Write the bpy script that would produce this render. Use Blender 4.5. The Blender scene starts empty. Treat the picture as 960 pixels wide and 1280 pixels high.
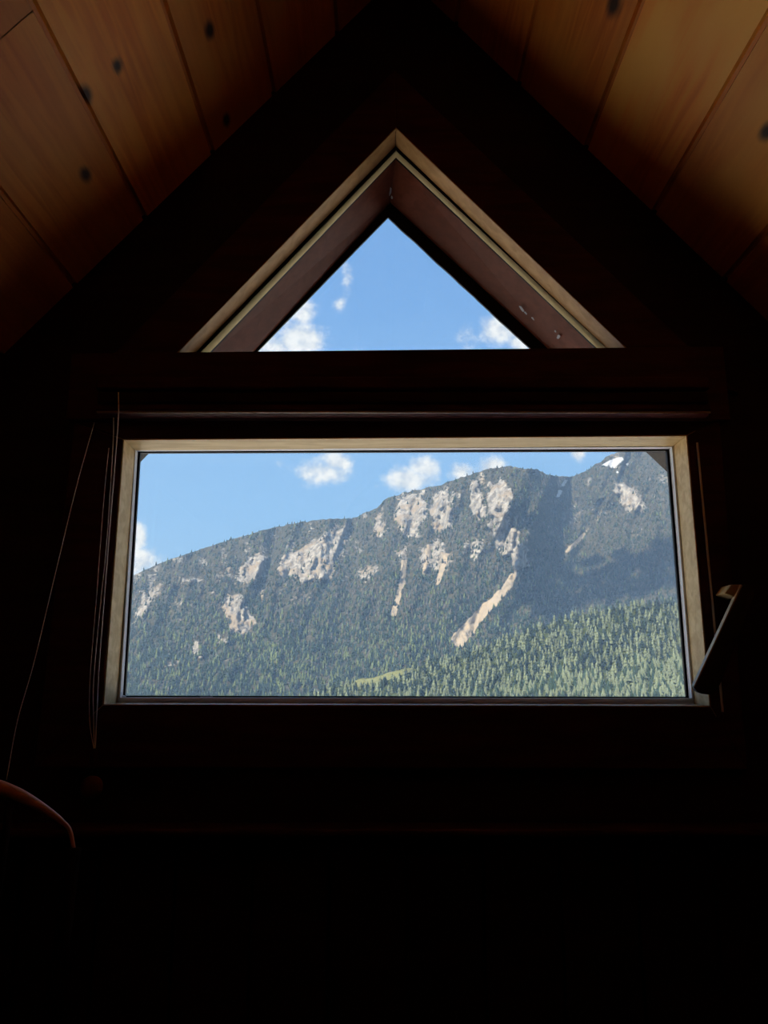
import bpy, bmesh, math, random
import numpy as np
from mathutils import Vector, noise as mnoise
from mathutils.geometry import tessellate_polygon

random.seed(7); rng = np.random.default_rng(11)
C = bpy.context.scene.collection
D = 1.5                    # distance eye -> gable wall (m)
HAZE = .000145
EYE = 1.2                  # eye height (m)
F = 961.0; PITCH = math.radians(12.0)
cs, sn = math.cos(PITCH), math.sin(PITCH)

def tang(u, v):
    """world tangents x/y and z/y of a sight line"""
    t = (640 - v) / F
    d = cs - t * sn
    return ((u - 480) / F) / d, (sn + t * cs) / d
def W(u, v, y):
    a, e = tang(u, v)
    return Vector((a * y, y, EYE + e * y))
def XZ(u, v, y):
    p = W(u, v, y); return (p.x, p.z)

# ------------------------------------------------------------ materials
def new_mat(name):
    m = bpy.data.materials.new(name); m.use_nodes = True
    nt = m.node_tree; nt.nodes.clear()
    out = nt.nodes.new('ShaderNodeOutputMaterial')
    return m, nt, out
def N(nt, typ, **kw):
    n = nt.nodes.new(typ)
    for k, v in kw.items(): setattr(n, k, v)
    return n
def math_n(nt, op, a, b=None, c=None, clamp=False):
    n = nt.nodes.new('ShaderNodeMath'); n.operation = op; n.use_clamp = clamp
    for i, x in enumerate((a, b, c)):
        if x is None: continue
        if isinstance(x, (int, float)): n.inputs[i].default_value = x
        else: nt.links.new(x, n.inputs[i])
    return n.outputs[0]
def mix_c(nt, fac, a, b, mode='MIX'):
    n = nt.nodes.new('ShaderNodeMix'); n.data_type = 'RGBA'; n.blend_type = mode
    for sock, x in ((n.inputs[0], fac), (n.inputs[6], a), (n.inputs[7], b)):
        if isinstance(x, (int, float)): sock.default_value = x
        elif isinstance(x, tuple): sock.default_value = (*x, 1)
        else: nt.links.new(x, sock)
    return n.outputs[2]
def smooth(nt, x, lo, hi):
    n = nt.nodes.new('ShaderNodeMapRange'); n.interpolation_type = 'SMOOTHSTEP'
    nt.links.new(x, n.inputs[0]); n.inputs[1].default_value = lo; n.inputs[2].default_value = hi
    return n.outputs[0]

def wood(name, dark, light, rough=0.55, scale=(6, 60, 60), grain_axis='X', spec=0.3, bump=0.15):
    m, nt, out = new_mat(name); L = nt.links
    tc = N(nt, 'ShaderNodeTexCoord'); mp = N(nt, 'ShaderNodeMapping')
    mp.inputs['Scale'].default_value = scale
    L.new(tc.outputs['Object'], mp.inputs[0])
    nz = N(nt, 'ShaderNodeTexNoise'); nz.inputs['Scale'].default_value = 1; nz.inputs['Detail'].default_value = 6
    nz.inputs['Distortion'].default_value = 0.6
    L.new(mp.outputs[0], nz.inputs['Vector'])
    f = smooth(nt, nz.outputs[0], 0.3, 0.7)
    b = N(nt, 'ShaderNodeBsdfPrincipled')
    L.new(mix_c(nt, f, dark, light), b.inputs['Base Color'])
    b.inputs['Roughness'].default_value = rough; b.inputs['Specular IOR Level'].default_value = spec
    bp = N(nt, 'ShaderNodeBump'); bp.inputs['Strength'].default_value = bump; bp.inputs['Distance'].default_value = 0.002
    L.new(nz.outputs[0], bp.inputs['Height']); L.new(bp.outputs[0], b.inputs['Normal'])
    L.new(b.outputs[0], out.inputs[0])
    return m
def plain(name, col, rough=0.5, metal=0.0, spec=0.4, nscale=40, var=0.15):
    m, nt, out = new_mat(name); L = nt.links
    tc = N(nt, 'ShaderNodeTexCoord')
    nz = N(nt, 'ShaderNodeTexNoise'); nz.inputs['Scale'].default_value = nscale; nz.inputs['Detail'].default_value = 4
    L.new(tc.outputs['Object'], nz.inputs['Vector'])
    b = N(nt, 'ShaderNodeBsdfPrincipled')
    d = tuple(x * (1 - var) for x in col); l = tuple(min(1, x * (1 + var)) for x in col)
    L.new(mix_c(nt, nz.outputs[0], d, l), b.inputs['Base Color'])
    b.inputs['Roughness'].default_value = rough; b.inputs['Metallic'].default_value = metal
    b.inputs['Specular IOR Level'].default_value = spec
    L.new(b.outputs[0], out.inputs[0])
    return m

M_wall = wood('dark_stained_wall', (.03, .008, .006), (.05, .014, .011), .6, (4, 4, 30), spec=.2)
M_case = wood('dark_red_casing', (.055, .010, .008), (.10, .018, .014), .5, (5, 40, 40), spec=.25)
M_pine = wood('pine_lining', (.50, .33, .145), (.66, .48, .24), .55, (7, 50, 50))
M_pine_t = wood('pine_lining_warm', (.36, .19, .07), (.47, .27, .11), .55, (7, 50, 50))
M_sash = wood('brown_sash', (.10, .024, .012), (.135, .034, .018), .5, (9, 60, 60), spec=.15)
M_black = plain('black_sealant', (.006, .005, .006), .6, spec=.25)
M_pale = plain('pale_weather_strip', (.85, .82, .68), .6, spec=.2, nscale=120)
nt_ = M_pale.node_tree; tl_ = nt_.nodes.new('ShaderNodeBsdfTranslucent'); tl_.inputs[0].default_value = (.92, .82, .60, 1)
mx_ = nt_.nodes.new('ShaderNodeMixShader'); mx_.inputs[0].default_value = .75
po_ = [n for n in nt_.nodes if n.type == 'OUTPUT_MATERIAL'][0]; pb_ = [n for n in nt_.nodes if n.type == 'BSDF_PRINCIPLED'][0]
nt_.links.new(pb_.outputs[0], mx_.inputs[1]); nt_.links.new(tl_.outputs[0], mx_.inputs[2]); nt_.links.new(mx_.outputs[0], po_.inputs[0])
M_grey = plain('grey_metal_frame', (.8, .79, .82), .45, spec=.4)
M_fleck = plain('white_paint_fleck', (.45, .46, .52), .8, spec=.1)
M_ext = wood('weathered_exterior_wood', (.008, .004, .003), (.016, .009, .006), .7, (6, 40, 40))
M_rail_highlight = plain('pale_rail_highlight', (.5, .42, .38), .35, .3, spec=.5)
M_blind = plain('brown_blind_fabric', (.05, .018, .012), .9, spec=.1)
M_cord = plain('pale_cord', (.85, .78, .72), .8, spec=.1, nscale=300)
M_hand = wood('dark_lever_wood', (.03, .018, .013), (.05, .03, .02), .45, (9, 50, 50))
M_lever_lit = wood('lit_lever_edge', (.5, .38, .26), (.62, .5, .36), .5, (9, 50, 50))
M_chair_lit = wood('lit_chair_wood', (.66, .28, .14), (.8, .38, .2), .4, (9, 50, 50), spec=.5)  # lit copy of the chair wood, bright enough to paint the rim's light
M_floor = wood('floor_wood', (.05, .02, .01), (.09, .04, .02), .5, (20, 3, 20))
M_metal = plain('dark_lamp_metal', (.05, .05, .05), .4, .6)

# ceiling: pine boards, colour per board, grain along Y, a few knots
def ceiling_mat(knots):
    m, nt, out = new_mat('pine_ceiling_boards'); L = nt.links
    uv = N(nt, 'ShaderNodeUVMap'); uv.uv_map = 'board'
    at = N(nt, 'ShaderNodeAttribute'); at.attribute_name = 'board_tone'
    sep = N(nt, 'ShaderNodeSeparateXYZ'); L.new(uv.outputs[0], sep.inputs[0])
    mp = N(nt, 'ShaderNodeMapping'); mp.inputs['Scale'].default_value = (55, 3.2, 1)
    L.new(uv.outputs[0], mp.inputs[0])
    off = N(nt, 'ShaderNodeVectorMath'); off.operation = 'ADD'
    L.new(mp.outputs[0], off.inputs[0])
    cmb = N(nt, 'ShaderNodeCombineXYZ'); L.new(math_n(nt, 'MULTIPLY', at.outputs['Fac'], 37.0), cmb.inputs[2])
    L.new(cmb.outputs[0], off.inputs[1])
    nz = N(nt, 'ShaderNodeTexNoise'); nz.inputs['Scale'].default_value = 1; nz.inputs['Detail'].default_value = 5
    nz.inputs['Distortion'].default_value = 1.2
    L.new(off.outputs[0], nz.inputs['Vector'])
    mp2 = N(nt, 'ShaderNodeMapping'); mp2.inputs['Scale'].default_value = (7, 2.2, 1)
    L.new(uv.outputs[0], mp2.inputs[0])
    nb = N(nt, 'ShaderNodeTexNoise'); nb.inputs['Scale'].default_value = 1; nb.inputs['Detail'].default_value = 2
    L.new(mp2.outputs[0], nb.inputs['Vector'])
    g = smooth(nt, nz.outputs[0], .28, .72)
    c = mix_c(nt, g, (.74, .21, .022), (.95, .36, .05))
    c = mix_c(nt, smooth(nt, nb.outputs[0], .35, .7), c, (.97, .50, .10))
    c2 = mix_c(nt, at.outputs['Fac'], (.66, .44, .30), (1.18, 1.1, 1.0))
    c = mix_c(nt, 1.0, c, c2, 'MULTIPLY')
    for (ku, kv, r) in knots:
        dx = math_n(nt, 'MULTIPLY', math_n(nt, 'SUBTRACT', sep.outputs[0], ku), 1.35 / r)
        dy = math_n(nt, 'MULTIPLY', math_n(nt, 'SUBTRACT', sep.outputs[1], kv), .8 / r)
        d = math_n(nt, 'SQRT', math_n(nt, 'ADD', math_n(nt, 'MULTIPLY', dx, dx), math_n(nt, 'MULTIPLY', dy, dy)))
        d = math_n(nt, 'ADD', d, math_n(nt, 'MULTIPLY', math_n(nt, 'SUBTRACT', nz.outputs[0], .5), .9))
        c = mix_c(nt, math_n(nt, 'SUBTRACT', 1.0, smooth(nt, d, .35, 1.5)), c, (.05, .018, .008))
    b = N(nt, 'ShaderNodeBsdfPrincipled')
    L.new(c, b.inputs['Base Color']); b.inputs['Roughness'].default_value = .5
    b.inputs['Specular IOR Level'].default_value = .25
    L.new(b.outputs[0], out.inputs[0])
    return m

def glass_mat(name, dust_veil, edge_x=None):
    m, nt, out = new_mat(name); L = nt.links
    tr = N(nt, 'ShaderNodeBsdfTransparent'); tr.inputs[0].default_value = (.96, .975, .97, 1)
    gl = N(nt, 'ShaderNodeBsdfGlossy'); gl.inputs['Roughness'].default_value = .02
    tl = N(nt, 'ShaderNodeBsdfTranslucent'); tl.inputs[0].default_value = (.9, .93, 1, 1)
    tc = N(nt, 'ShaderNodeTexCoord')
    nz = N(nt, 'ShaderNodeTexNoise'); nz.inputs['Scale'].default_value = 5; nz.inputs['Detail'].default_value = 6
    L.new(tc.outputs['Object'], nz.inputs['Vector'])
    f = math_n(nt, 'MULTIPLY', math_n(nt, 'ADD', nz.outputs[0], .5), dust_veil)
    if edge_x is not None:  # haze and reflection veil painted over faint dust, thicker right and far left
        sp = N(nt, 'ShaderNodeSeparateXYZ'); L.new(tc.outputs['Object'], sp.inputs[0])
        ex = smooth(nt, sp.outputs[0], edge_x - .0008, edge_x + .0008)
        up = smooth(nt, sp.outputs[2], EYE + .12, EYE + .42)
        grow = smooth(nt, sp.outputs[0], edge_x - .35, edge_x + .05)
        f = math_n(nt, 'ADD', f, math_n(nt, 'MULTIPLY', math_n(nt, 'MULTIPLY', ex, up), dust_veil * .5))
        f = math_n(nt, 'ADD', f, math_n(nt, 'MULTIPLY', grow, dust_veil * .75))
        left = smooth(nt, math_n(nt, 'MULTIPLY', sp.outputs[0], -1), .30, .56)
        f = math_n(nt, 'ADD', f, math_n(nt, 'MULTIPLY', left, dust_veil * .8))
    m1 = N(nt, 'ShaderNodeMixShader'); L.new(f, m1.inputs[0]); L.new(tr.outputs[0], m1.inputs[1]); L.new(tl.outputs[0], m1.inputs[2])
    m2 = N(nt, 'ShaderNodeMixShader'); m2.inputs[0].default_value = .035
    L.new(m1.outputs[0], m2.inputs[1]); L.new(gl.outputs[0], m2.inputs[2])
    L.new(m2.outputs[0], out.inputs[0])
    return m

# ------------------------------------------------------------ mesh helpers
def link(name, me, mats, parent=None, label=None, cat=None, group=None, kind=None, smooth_sh=False):
    o = bpy.data.objects.new(name, me); C.objects.link(o)
    for mm in (mats if isinstance(mats, (list, tuple)) else [mats]): me.materials.append(mm)
    if parent: o.parent = parent
    if smooth_sh:
        for p in me.polygons: p.use_smooth = True
    tag(o, label, cat, group, kind)
    return o
def tag(o, label=None, cat=None, group=None, kind=None):
    if label: o['label'] = label
    if cat: o['category'] = cat
    if group: o['group'] = group
    if kind: o['kind'] = kind
    return o
def empty(name, loc=(0, 0, 0), **kw):
    o = bpy.data.objects.new(name, None); C.objects.link(o); o.location = loc
    o.empty_display_size = .1
    return tag(o, **kw)
def bm_to(name, bm, mats, parent=None, bevel=0, sm=False, **kw):
    me = bpy.data.meshes.new(name)
    bmesh.ops.recalc_face_normals(bm, faces=bm.faces)
    if parent is not None:          # parent's frame
        for v in bm.verts: v.co -= Vector(parent_loc(parent))
    bm.to_mesh(me); bm.free()
    o = link(name, me, mats, parent, smooth_sh=sm, **kw)
    if bevel:
        b = o.modifiers.new('bevel', 'BEVEL'); b.width = bevel; b.segments = 2; b.limit_method = 'ANGLE'; b.angle_limit = .5
    return o
def parent_loc(p):
    l = Vector(p.location); q = p.parent
    while q: l += Vector(q.location); q = q.parent
    return l
def prism(bm, poly, y0, y1):
    """poly in (x,z), extruded from y0 to y1"""
    a = [bm.verts.new((x, y0, z)) for x, z in poly]
    b = [bm.verts.new((x, y1, z)) for x, z in poly]
    n = len(poly)
    bm.faces.new(a); bm.faces.new(b[::-1])
    for i in range(n): bm.faces.new((a[i], b[i], b[(i + 1) % n], a[(i + 1) % n]))
def member_frame(name, outer, inner, y0, y1, mat, parent, skip=(), bevel=.0012):
    n = len(outer); res = []
    for i in range(n):
        if i in skip: continue
        j = (i + 1) % n
        bm = bmesh.new(); prism(bm, [outer[i], outer[j], inner[j], inner[i]], y0, y1)
        res.append(bm_to(name, bm, mat, parent, bevel))
    return res
def box(bm, x0, x1, y0, y1, z0, z1):
    prism(bm, [(x0, z0), (x1, z0), (x1, z1), (x0, z1)], y0, y1)
def tube(bm, pts, rad, seg=8, cap=True):
    pts = [Vector(p) for p in pts]; rings = []
    rads = rad if isinstance(rad, (list, tuple)) else [rad] * len(pts)
    up = Vector((0, 1, 0))
    for i, p in enumerate(pts):
        t = (pts[min(i + 1, len(pts) - 1)] - pts[max(i - 1, 0)]).normalized()
        s = t.cross(up)
        if s.length < .1: s = t.cross(Vector((1, 0, 0)))
        s.normalize(); q = t.cross(s).normalized()
        rings.append([bm.verts.new(p + (s * math.cos(k * 2 * math.pi / seg) + q * math.sin(k * 2 * math.pi / seg)) * rads[i]) for k in range(seg)])
    for a, b in zip(rings, rings[1:]):
        for k in range(seg): bm.faces.new((a[k], a[(k + 1) % seg], b[(k + 1) % seg], b[k]))
    if cap: bm.faces.new(rings[0][::-1]); bm.faces.new(rings[-1])
def catmull(pts, n=6):
    P = [Vector(p) for p in pts]; P = [2 * P[0] - P[1]] + P + [2 * P[-1] - P[-2]]; out = []
    for i in range(1, len(P) - 2):
        for k in range(n):
            t = k / n
            out.append(.5 * ((2 * P[i]) + (-P[i - 1] + P[i + 1]) * t + (2 * P[i - 1] - 5 * P[i] + 4 * P[i + 1] - P[i + 2]) * t * t + (-P[i - 1] + 3 * P[i] - 3 * P[i + 1] + P[i + 2]) * t ** 3))
    return out + [P[-2]]

# ------------------------------------------------------------ room shell
TAN = 1.15; X0 = .027 * D; RIDGE = EYE + 1.09 * D
WF = D + .02           # wall face (casings stand 2 cm proud of it)
WB = D + .115          # outer face of wall
KX = 1.45              # knee-wall distance either side of ridge
KZ = RIDGE - TAN * KX
YB = -2.6

op1 = [XZ(155, 550, D), XZ(858, 545, D), XZ(887, 882, D), XZ(130, 880, D)]      # TL TR BR BL
op2 = [XZ(220, 443, D), XZ(495, 160, D), XZ(785, 437, D)]                     # L apex R

def wall_with_holes(name, outer, holes, y0, y1, mat):
    polys = [[Vector((x, z, 0)) for x, z in p] for p in [outer] + holes]
    tris = tessellate_polygon(polys)
    flat = [p for q in polys for p in q]
    bm = bmesh.new()
    A = [bm.verts.new((p.x, y0, p.y)) for p in flat]; B = [bm.verts.new((p.x, y1, p.y)) for p in flat]
    for t in tris:
        bm.faces.new([A[i] for i in t]); bm.faces.new([B[i] for i in reversed(t)])
    o = 0
    for p in polys:
        n = len(p)
        for i in range(n): bm.faces.new((A[o + i], A[o + (i + 1) % n], B[o + (i + 1) % n], B[o + i]))
        o += n
    return bm_to(name, bm, mat, None, kind='structure')
def grow(poly, d):
    """offset convex polygon outward by d"""
    n = len(poly); area = sum(poly[i][0] * poly[(i + 1) % n][1] - poly[(i + 1) % n][0] * poly[i][1] for i in range(n))
    sg = 1 if area > 0 else -1; lines = []
    for i in range(n):
        (x0, y0), (x1, y1) = poly[i], poly[(i + 1) % n]
        l = math.hypot(x1 - x0, y1 - y0); nx, ny = sg * (y1 - y0) / l, -sg * (x1 - x0) / l
        dd = d[i] if isinstance(d, (list, tuple)) else d
        lines.append((nx, ny, nx * x0 + ny * y0 + dd))
    out = []
    for i in range(n):
        a1, b1, c1 = lines[i - 1]; a2, b2, c2 = lines[i]
        det = a1 * b2 - a2 * b1
        out.append(((c1 * b2 - c2 * b1) / det, (a1 * c2 - a2 * c1) / det))
    return out

gable = [(X0 - KX, 0), (X0 + KX, 0), (X0 + KX, KZ + .05), (X0, RIDGE + .05), (X0 - KX, KZ + .05)]
gable_ = [(X0 - KX, 0), (X0 + KX, 0), (X0 + KX, KZ), (X0, RIDGE), (X0 - KX, KZ)]
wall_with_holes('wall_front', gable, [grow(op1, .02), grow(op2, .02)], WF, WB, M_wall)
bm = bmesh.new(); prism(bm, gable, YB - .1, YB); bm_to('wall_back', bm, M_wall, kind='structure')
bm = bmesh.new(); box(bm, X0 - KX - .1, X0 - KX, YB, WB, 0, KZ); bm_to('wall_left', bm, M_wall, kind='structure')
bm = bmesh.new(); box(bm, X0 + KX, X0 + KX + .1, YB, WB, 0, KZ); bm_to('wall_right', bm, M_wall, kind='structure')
bm = bmesh.new(); box(bm, X0 - KX - .1, X0 + KX + .1, YB - .1, WB, -.12, 0); bm_to('floor', bm, M_floor, kind='structure')

# ceiling: two slopes of pine boards with V grooves, one mesh
K = math.sqrt(1 + TAN * TAN)
Ledges = [0, .0998, .1945, .2825, .377, .471, .565, .66, .755, .85, KX / D]
Redges = [0, .085, .179, .275, .369, .463, .557, .652, .747, .84, KX / D]
def slope_pt(side, s, y, d=0):
    """s = horizontal distance from ridge, d = depth below the ceiling surface"""
    nx, nz = side * -TAN / K, -1 / K
    return Vector((X0 + side * s + nx * d, y, RIDGE - TAN * s + nz * d))
def ceil_uv(u, v, side):
    a, e = tang(u, v)       # a*y = X0+side*s ; e*y = 1.09D - TAN*s
    # y = (X0+side*s)/a  -> e*(X0+side*s)/a = 1.09D - TAN s
    s = (1.09 * D - e * X0 / a) / (TAN + side * e / a)
    y = (X0 + side * s) / a
    return side * s * K, y
def build_ceiling():
    verts, faces, uvs, tones = [], [], [], []
    g, gd = .0045, .016
    rr = random.Random(5)
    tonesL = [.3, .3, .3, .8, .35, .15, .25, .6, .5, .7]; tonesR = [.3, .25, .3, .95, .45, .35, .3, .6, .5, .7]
    for side, edges, tl in ((-1, Ledges, tonesL), (1, Redges, tonesR)):
        for i in range(len(edges) - 1):
            s0, s1 = edges[i] * D, edges[i + 1] * D
            cuts = [YB, WF]
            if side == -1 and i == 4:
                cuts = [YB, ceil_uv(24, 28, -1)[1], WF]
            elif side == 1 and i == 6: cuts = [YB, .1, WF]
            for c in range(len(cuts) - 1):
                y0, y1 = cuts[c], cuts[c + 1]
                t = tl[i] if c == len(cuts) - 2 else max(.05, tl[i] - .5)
                prof = [(s0, gd), (s0 + g, 0), (s1 - g, 0), (s1, gd)]
                # groove goes up (behind the surface): negative depth
                ye0 = y0 + (.001 if c else 0); ye1 = y1 - (.001 if c < len(cuts) - 2 else 0)
                base = len(verts)
                for (s, dd) in prof:
                    for yy in (ye0, ye1):
                        verts.append(slope_pt(side, s, yy, -dd)); 
                for k in range(3):
                    faces.append((base + 2 * k, base + 2 * k + 1, base + 2 * k + 3, base + 2 * k + 2))
                    for (s, yy) in ((prof[k][0], ye0), (prof[k][0], ye1), (prof[k + 1][0], ye1), (prof[k + 1][0], ye0)):
                        uvs.append((side * s * K, yy)); 
                    tones.append(t)
        # roof backing above the boards (closes the shell)
        b = len(verts)
        for s, dd in ((-.16, -.008), (KX + .1, -.008), (KX + .1, -.12), (-.16, -.12)):
            for yy in (YB - .1, WB): verts.append(slope_pt(side, s, yy, dd))
        for k in range(4):
            q = (k + 1) % 4
            faces.append((b + 2 * k, b + 2 * k + 1, b + 2 * q + 1, b + 2 * q)); uvs += [(0, 0)] * 4; tones.append(.2)
        faces.append((b, b + 2, b + 4, b + 6)); uvs += [(0, 0)] * 4; tones.append(.2)
        faces.append((b + 1, b + 7, b + 5, b + 3)); uvs += [(0, 0)] * 4; tones.append(.2)
    me = bpy.data.meshes.new('ceiling'); me.from_pydata([tuple(v) for v in verts], [], faces)
    uvl = me.uv_layers.new(name='board')
    for i, q in enumerate(uvs): uvl.data[i].uv = q
    at = me.attributes.new('board_tone', 'FLOAT', 'FACE')
    at.data.foreach_set('value', tones)
    knots = []
    for (u, v, side, r) in [(147, 82, -1, .011), (108, 118, -1, .014), (107, 218, -1, .014), (262, 38, -1, .013), (283, 150, -1, .012),
                            (768, 5, 1, .018), (958, 165, 1, .014)]:
        ku, kv = ceil_uv(u, v, side); knots.append((ku, kv, r * 1.2))
    return link('ceiling', me, ceiling_mat(knots), kind='structure')
build_ceiling()

# ------------------------------------------------------------ lower window
w1 = empty('window_1', (0, D, EYE), kind='structure')
Yf = D + .075
lin = grow(op1, .02)
member_frame('reveal_board', lin, op1, D + .001, Yf, M_pine, w1, skip=(2,))
M_sill = wood('varnished_sill', (.5, .36, .26), (.62, .48, .38), .22, (7, 50, 50), spec=.8)
member_frame('sill_board', lin, op1, D + .001, Yf, M_sill, w1, skip=(0, 1, 3))
c_out = [XZ(92, 527, D), XZ(900, 522, D), XZ(935, 962, D), XZ(42, 960, D)]
for o in member_frame('casing_board', c_out, grow(op1, .002), D, WF, M_case, w1, bevel=.003): pass
fo = [XZ(166, 561, Yf), XZ(846, 556, Yf), XZ(869, 877, Yf), XZ(148, 876, Yf)]
fo = grow(op1, .019)
f1 = [XZ(168.5, 562.5, Yf), XZ(842, 558.5, Yf), XZ(866, 875.5, Yf), XZ(150.5, 874.5, Yf)]
member_frame('frame_rail', fo, f1, Yf, Yf + .03, M_grey, w1)
Yg = Yf + .012
f2 = [XZ(175, 566, Yg), XZ(833.5, 563.5, Yg), XZ(858, 871, Yg), XZ(156, 869.5, Yg)]
member_frame('glazing_gasket', grow(f1, .004), f2, Yg, Yg + .008, M_black, w1, bevel=.0006)
# thin bright bead beside the gasket
f1b = [XZ(172.5, 564.6, Yg), XZ(836.5, 561.5, Yg), XZ(861, 872.6, Yg), XZ(153.7, 871.5, Yg)]
member_frame('glazing_bead', grow(f1, .001), f1b, Yf - .004, Yg + .002, M_grey, w1, bevel=.0006)
yp = Yg + .004
bm = bmesh.new(); prism(bm, grow(f2, .003), yp, yp + .004)
edge_x = XZ(778, 575, yp)[0]
M_glass1 = glass_mat('veiled_window_glass', .006, edge_x)
bm_to('pane', bm, M_glass1, w1)
# corner leftovers of sealant
for (u, v, r) in ((151, 874, 6),):
    bm = bmesh.new(); bmesh.ops.create_icosphere(bm, subdivisions=2, radius=.006)
    for vv in bm.verts: vv.co = Vector((vv.co.x * 1.0, vv.co.y * .5, vv.co.z * .8)) + W(u + 3, v - 2, Yg - .004)
    bm_to('sealant_blob', bm, M_grey, w1, sm=True)
bm = bmesh.new(); a = W(250, 874, Yg); b = W(266, 872, Yg)
box(bm, a.x, b.x, Yg - .003, Yg + .001, a.z, b.z + .002); bm_to('tape_scrap', bm, M_fleck, w1, .001)

# ------------------------------------------------------------ gable (triangular) window
w2 = empty('window_2', (X0, D, EYE + .437 * D), kind='structure')
def tri(lpx, apx, rpx, y, zb):
    l, a, r = XZ(*lpx, y), XZ(*apx, y), XZ(*rpx, y)
    def at_z(p, q, z): t = (z - p[1]) / (q[1] - p[1]); return (p[0] + (q[0] - p[0]) * t, z)
    return [at_z(a, l, zb), a, at_z(a, r, zb)]
zb = op2[0][1]
op2r = [op2[0], op2[1], op2[2]]
lin2 = grow(op2, .02)
Yt = 1.04 * D
member_frame('reveal_board', lin2, op2, D + .001, Yt, M_pine_t, w2)
def slant_frame(name, outer, inner, ya, yb, yc, mat, parent, label=None):
    for i in range(2):
        bm = bmesh.new(); j = i + 1
        a = [bm.verts.new((outer[i][0], ya, outer[i][1])), bm.verts.new((outer[j][0], ya, outer[j][1])), bm.verts.new((inner[j][0], yb, inner[j][1])), bm.verts.new((inner[i][0], yb, inner[i][1]))]
        b = [bm.verts.new((v.co.x, yc, v.co.z)) for v in a]
        bm.faces.new(a); bm.faces.new(b[::-1])
        for k in range(4): bm.faces.new((a[k], b[k], b[(k + 1) % 4], a[(k + 1) % 4]))
        o = bm_to(name, bm, mat, parent, .0008)
        if label: o['label'] = label
Yd = Yt + .105; Ybd = Yd + .012
s0 = tri((247, 443), (495, 187), (761.5, 437), Yt, zb + .004)
s1 = tri((258, 443), (495, 195), (750, 437), Yt + .03, zb + .012)
s1f = tri((258, 443), (495, 195), (750, 437), Yt, zb + .008)
s2 = tri((262, 443), (494.5, 199), (746.5, 437), Yt + .012, zb + .014)
s3 = tri((311, 443), (488, 250), (690, 437), Yd, zb + .022)
s4 = tri((317.5, 443), (485, 271), (664, 437), Ybd, zb + .03)
member_frame('window_stop', grow(op2, .019), s0, Yt, Yt + .02, M_black, w2, skip=(2,))
member_frame('weather_strip', grow(s0, .001), s1f, Yt + .004, Yt + .0055, M_pale, w2, skip=(2,), bevel=0)
slant_frame('seal', grow(s1f, .001), s2, Yt + .010, Yt + .012, Yt + .03, M_black, w2)
slant_frame('sash_rail', s2, s3, Yt + .012, Yd, Yd + .012, M_sash, w2, 'dark red-brown sash rail')
# glazing seal: ragged inner edge on the right hand side
def ragged(name, A0, A1, B1, B0, amp, seed, y0, y1, parent):
    rr = random.Random(seed); n = 46; bm = bmesh.new(); poly = []
    for k in range(n + 1):
        t = k / n; poly.append((A0[0] + (A1[0] - A0[0]) * t, A0[1] + (A1[1] - A0[1]) * t))
    low = []
    dx, dz = B1[0] - B0[0], B1[1] - B0[1]; l = math.hypot(dx, dz); nx, nz = -dz / l, dx / l
    w = 0
    for k in range(n + 1):
        t = k / n; w = .75 * w + rr.uniform(-1, 1) * amp
        if k in (0, n): w = 0
        low.append((B0[0] + dx * t + nx * w, B0[1] + dz * t + nz * w))
    for k in range(n):
        prism(bm, [poly[k], poly[k + 1], low[k + 1], low[k]], y0, y1)
    bmesh.ops.remove_doubles(bm, verts=bm.verts, dist=1e-6)
    return bm_to(name, bm, M_black, parent)
s3g = grow(s3, .003)
Yb2 = Ybd
ragged('glazing_seal', s3g[0], s3g[1], s4[1], s4[0], .00012, 3, Yb2, Yb2 + .006, w2)
ragged('glazing_seal', s3g[1], s3g[2], s4[2], s4[1], .0006, 4, Yb2, Yb2 + .006, w2)
bm = bmesh.new(); prism(bm, grow(s4, .01), Ybd + .007, Ybd + .011)
M_glass2 = glass_mat('clean_window_glass', .01)
bm_to('pane', bm, M_glass2, w2)
# flecks of old paint on the sash
rr = random.Random(9)
for (u, v, w_, h_, ang) in ((488, 239, 3.2, 10, 8), (490, 247, 2.4, 4, 0), (652, 386, 7, 3, 35), (657, 391, 4, 2, 30), (666, 398, 4, 2, 30),
                            (694, 414, 3, 2, 60), (698, 421, 3, 6, 20), (645, 411, 6, 3, 50), (530, 306, 4, 1.6, 45), (437, 302, 2, 2, 0)):
    side = 1 if u > 489 else 0
    P0, P1 = Vector((s2[1][0], Yt + .012, s2[1][1])), Vector((s2[2 * side][0], Yt + .012, s2[2 * side][1])); P2 = Vector((s3[1][0], Yd, s3[1][1]))
    nrm = (P1 - P0).cross(P2 - P0).normalized()
    dirv = (W(u, v, 1.0) - Vector((0, 0, EYE))).normalized(); O = Vector((0, 0, EYE))
    c = O + dirv * ((P0 - O).dot(nrm) / dirv.dot(nrm))
    if nrm.dot(dirv) > 0: nrm = -nrm
    ux = Vector((1, 0, 0)); ux = (ux - nrm * ux.dot(nrm)).normalized(); uy = nrm.cross(ux)
    if uy.z < 0: uy = -uy
    bm = bmesh.new(); k = c.y / F; n = 9; A = math.radians(-ang); top = []; bot = []
    for q in range(n):
        th = q * 2 * math.pi / n; rd = .5 * rr.uniform(.6, 1.1); x, z = math.cos(th) * rd * w_ * 1.6, math.sin(th) * rd * h_ * 1.5
        p = c + ux * (x * math.cos(A) - z * math.sin(A)) * k + uy * (x * math.sin(A) + z * math.cos(A)) * k
        top.append(bm.verts.new(p + nrm * .0006)); bot.append(bm.verts.new(p - nrm * .0006))
    bm.faces.new(top); bm.faces.new(bot[::-1])
    for q in range(n): bm.faces.new((top[q], bot[q], bot[(q + 1) % n], top[(q + 1) % n]))
    bm_to('paint_fleck', bm, M_fleck, w2)

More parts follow.
